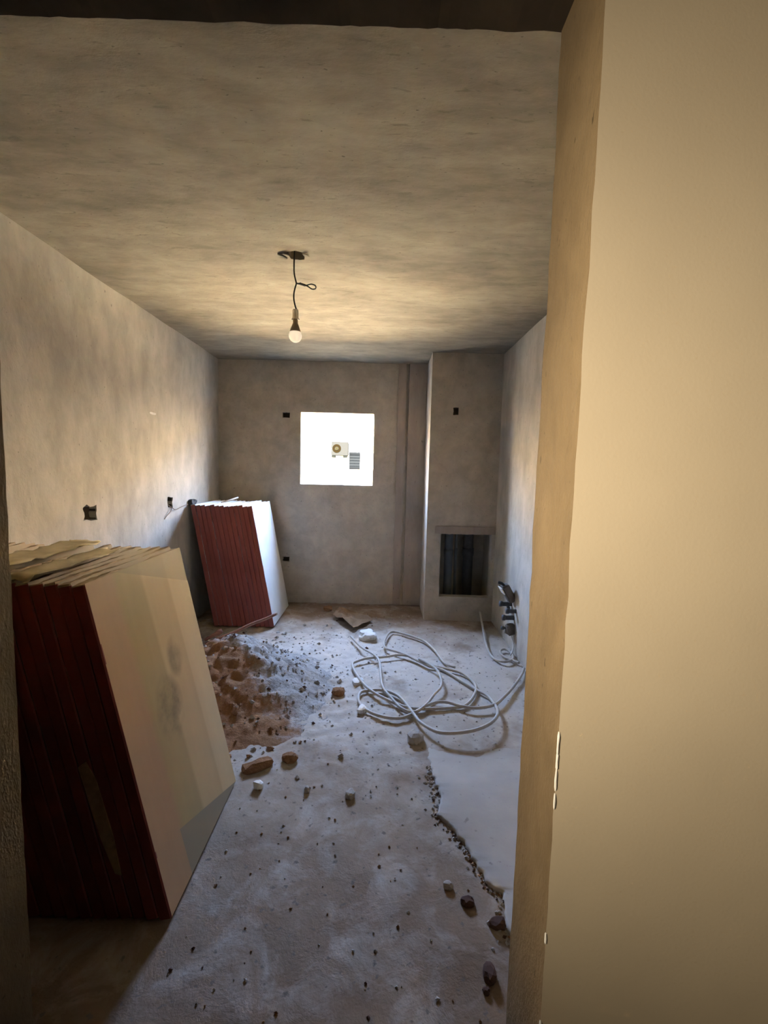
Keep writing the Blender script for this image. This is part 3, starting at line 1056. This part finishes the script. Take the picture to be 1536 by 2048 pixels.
# ------------------------------------------------------------------ hanging bulb
lp = empty('hanging_bulb', (RX, RY, ZC))
zz = lambda w: w - ZC
cable = catmull([(-0.008, 0, 0.03), (-0.010, 0, zz(2.66)), (-0.008, 0, zz(2.61)), (0.004, 0, zz(2.562))], 0.008)
bm = bmesh.new()
tube(bm, cable, 0.0042, 6)
loop = catmull([(0.004, 0, zz(2.562)), (0.03, -0.004, zz(2.560)), (0.055, 0, zz(2.553)), (0.085, 0.006, zz(2.563)), (0.108, 0.008, zz(2.556)), (0.110, 0.004, zz(2.540)), (0.092, -0.004, zz(2.533)), (0.065, -0.008, zz(2.547)), (0.03, -0.008, zz(2.556)), (0.004, -0.004, zz(2.560))], 0.006)
tube(bm, loop, 0.0038, 6)
tube(bm, catmull([(0.004, 0, zz(2.562)), (-0.008, 0, zz(2.52)), (-0.010, 0, zz(2.48)), (-0.002, 0, zz(2.44)), (0.008, 0, zz(2.415)), (0.008, 0, zz(2.40))], 0.008), 0.0042, 6)
tube(bm, [(0.022, -0.004, zz(2.561)), (0.055, -0.004, zz(2.551))], 0.0065, 6)
link('cable', bm, 'cable_black', lp, True)
dz = zz(2.422)
bm = lathe([(0, dz), (0.013, dz), (0.0165, dz - 0.006), (0.0185, dz - 0.05), (0.0175, dz - 0.052), (0, dz - 0.052)])
link('lamp_holder', bm, 'lamp_holder_grey', lp, True)
dz2 = dz - 0.050
bm = lathe([(0, dz2), (0.0135, dz2), (0.0135, dz2 - 0.022), (0.016, dz2 - 0.03), (0.022, dz2 - 0.045), (0.0285, dz2 - 0.060), (0.0325, dz2 - 0.072), (0.030, dz2 - 0.071), (0.012, dz2 - 0.045), (0, dz2 - 0.045)])
link('bulb_base', bm, 'bulb_base', lp, True)
dz3 = dz2 - 0.072
R_ = 0.0365
prof = [(0.0325, dz3)] + [(R_ * math.cos(t_), dz3 - 0.020 + R_ * math.sin(t_)) for t_ in [math.radians(25 - 115 * q / 12) for q in range(13)]]
prof[-1] = (0, prof[-1][1])
link('bulb_globe', lathe(prof, 24), 'bulb_frosted', lp, True)
for s_ in (-1, 1):
    bm = bmesh.new()
    box(bm, s_ * 0.0185 - 0.003, s_ * 0.0185 + 0.003, -0.003, 0.003, dz - 0.056, dz - 0.048)
    link('clip', bm, 'white_plastic', lp)
tag(lp, 'bare frosted bulb in a grey holder hanging by a knotted black cable', 'light bulb')
# plaster flakes round the cable hole
for i, (x, y_, s_, r_) in enumerate(((RX - 0.072, RY - 0.01, (0.03, 0.012, 0.006), 0.5), (RX - 0.045, RY - 0.035, (0.022, 0.012, 0.007), -0.3), (RX + 0.06, RY - 0.03, (0.022, 0.016, 0.006), 0.2))):
    o = link('plaster_flake', rock(s_, 200 + i, 2), 'ceiling_plaster', cl)
    o.location = (x, y_, ZC - 0.004)
    o.rotation_euler = (0, 0.25, r_)

# ------------------------------------------------------------------ small wall details
bm = bmesh.new()
tube(bm, catmull([(XL - 0.03, 3.985, 1.20), (XL + 0.015, 3.98, 1.165), (XL + 0.02, 3.95, 1.135), (XL + 0.012, 3.90, 1.105), (XL + 0.006, 3.87, 1.08)], 0.01), 0.0035, 6)
tube(bm, catmull([(XL - 0.03, 3.995, 1.20), (XL + 0.015, 4.0, 1.165), (XL + 0.022, 4.05, 1.145), (XL + 0.02, 4.14, 1.155), (XL + 0.012, 4.25, 1.165), (XL + 0.012, 4.33, 1.17)], 0.01), 0.0035, 6)
tag(link('loose_wires', bm, 'copper_wire', None, True), 'loose wires hanging from the small box hole in the left wall', 'wire')
bm = rock((0.03, 0.055, 0.04), 300, 3, 0.45)
o = link('cable_bundle', bm, 'cable_black')
o.location = (XL + 0.025, 4.40, 1.185)
tag(o, 'black lump of bundled cable on the left wall behind the far stack', 'cable bundle')
bm = rock((0.004, 0.055, 0.012), 310, 2, 0.3)
o = link('mortar_smear', bm, 'lime', wl)
o.location = (XL + 0.003, 3.715, 1.94)
bm = bmesh.new()
tube(bm, [(-1.60, 4.60, 1.172), (-1.50, 4.80, 1.215)], 0.008, 6)
tag(link('wood_splinter', bm, 'stick_end', None, True), 'pale splinter of wood lying on the tops of the far stack', 'splinter')

# ------------------------------------------------------------------ outside: sunlit facade with its cooler and shuttered window
FY = 22.0
fb = empty('facade', (0, FY, -4))
bm = bmesh.new()
box(bm, -40, 40, 0, 0.3, 0, 11.3)
link('facade_wall', bm, 'facade_paint', fb)
bm = bmesh.new()
box(bm, -40, 40, -0.04, -0.001, 0, 5.45)  # dark band added to cut upward light, as a shaded storey would
link('facade_light_cut', bm, 'light_cut_brown', fb)['label'] = 'added dark band that cuts the light thrown up into the room'
wn = bmesh.new()
box(wn, -1.60, -1.08, -0.05, -0.0005, 5.49, 6.30)
w_ = link('window', wn, 'shutter_dimmed', fb)
for i in range(6):
    bm = bmesh.new()
    box(bm, -1.58, -1.10, -0.07, -0.051, 5.52 + i * 0.13, 5.60 + i * 0.13)
    link('shutter_slat', bm, 'shutter_dark' if i in (0, 5) else 'shutter_dimmed', w_)
tag(fb, 'sunlit white house facade seen through the window', 'building')
bm = bmesh.new()
box(bm, -4.4, 3.4, YB + 4.9, YB + 10.5, -1.25, -1.0)
struct(link('floor_terrace', bm, 'ground_sand'))
ac = empty('air_conditioner', (-2.03, FY - 0.16, 2.02))
link('body', bevel_box(-0.40, 0.40, -0.15, 0.15, 0.09, 0.74, 0.02), 'ac_body_dimmed', ac)
bm = bmesh.new()
ang = [2 * math.pi * i / 28 for i in range(28)]
ro = [bm.verts.new((-0.14 + 0.20 * math.cos(a_), -0.156, 0.42 + 0.20 * math.sin(a_))) for a_ in ang]
ri = [bm.verts.new((-0.14 + 0.09 * math.cos(a_), -0.156, 0.42 + 0.09 * math.sin(a_))) for a_ in ang]
ro2 = [bm.verts.new(v.co + Vector((0, 0.015, 0))) for v in ro]
for i in range(28):
    j = (i + 1) % 28
    bm.faces.new((ro[i], ro[j], ri[j], ri[i]))
    bm.faces.new((ro[i], ro2[i], ro2[j], ro[j]))
link('fan_grille', bm, 'ac_grille', ac)
bm = bmesh.new()
tube(bm, [(-0.14, -0.149, 0.42), (-0.14, -0.165, 0.42)], 0.075, 14)
link('fan_hub', bm, 'ac_hub', ac)
for x in (-0.3, 0.25):
    bm = bmesh.new()
    box(bm, x - 0.09, x + 0.09, -0.15, 0.16, 0.0, 0.085)
    link('bracket', bm, 'bracket_dimmed', ac)
tag(ac, 'white outdoor cooler unit, its colours dimmed, with round fan on the facade outside', 'air conditioner')
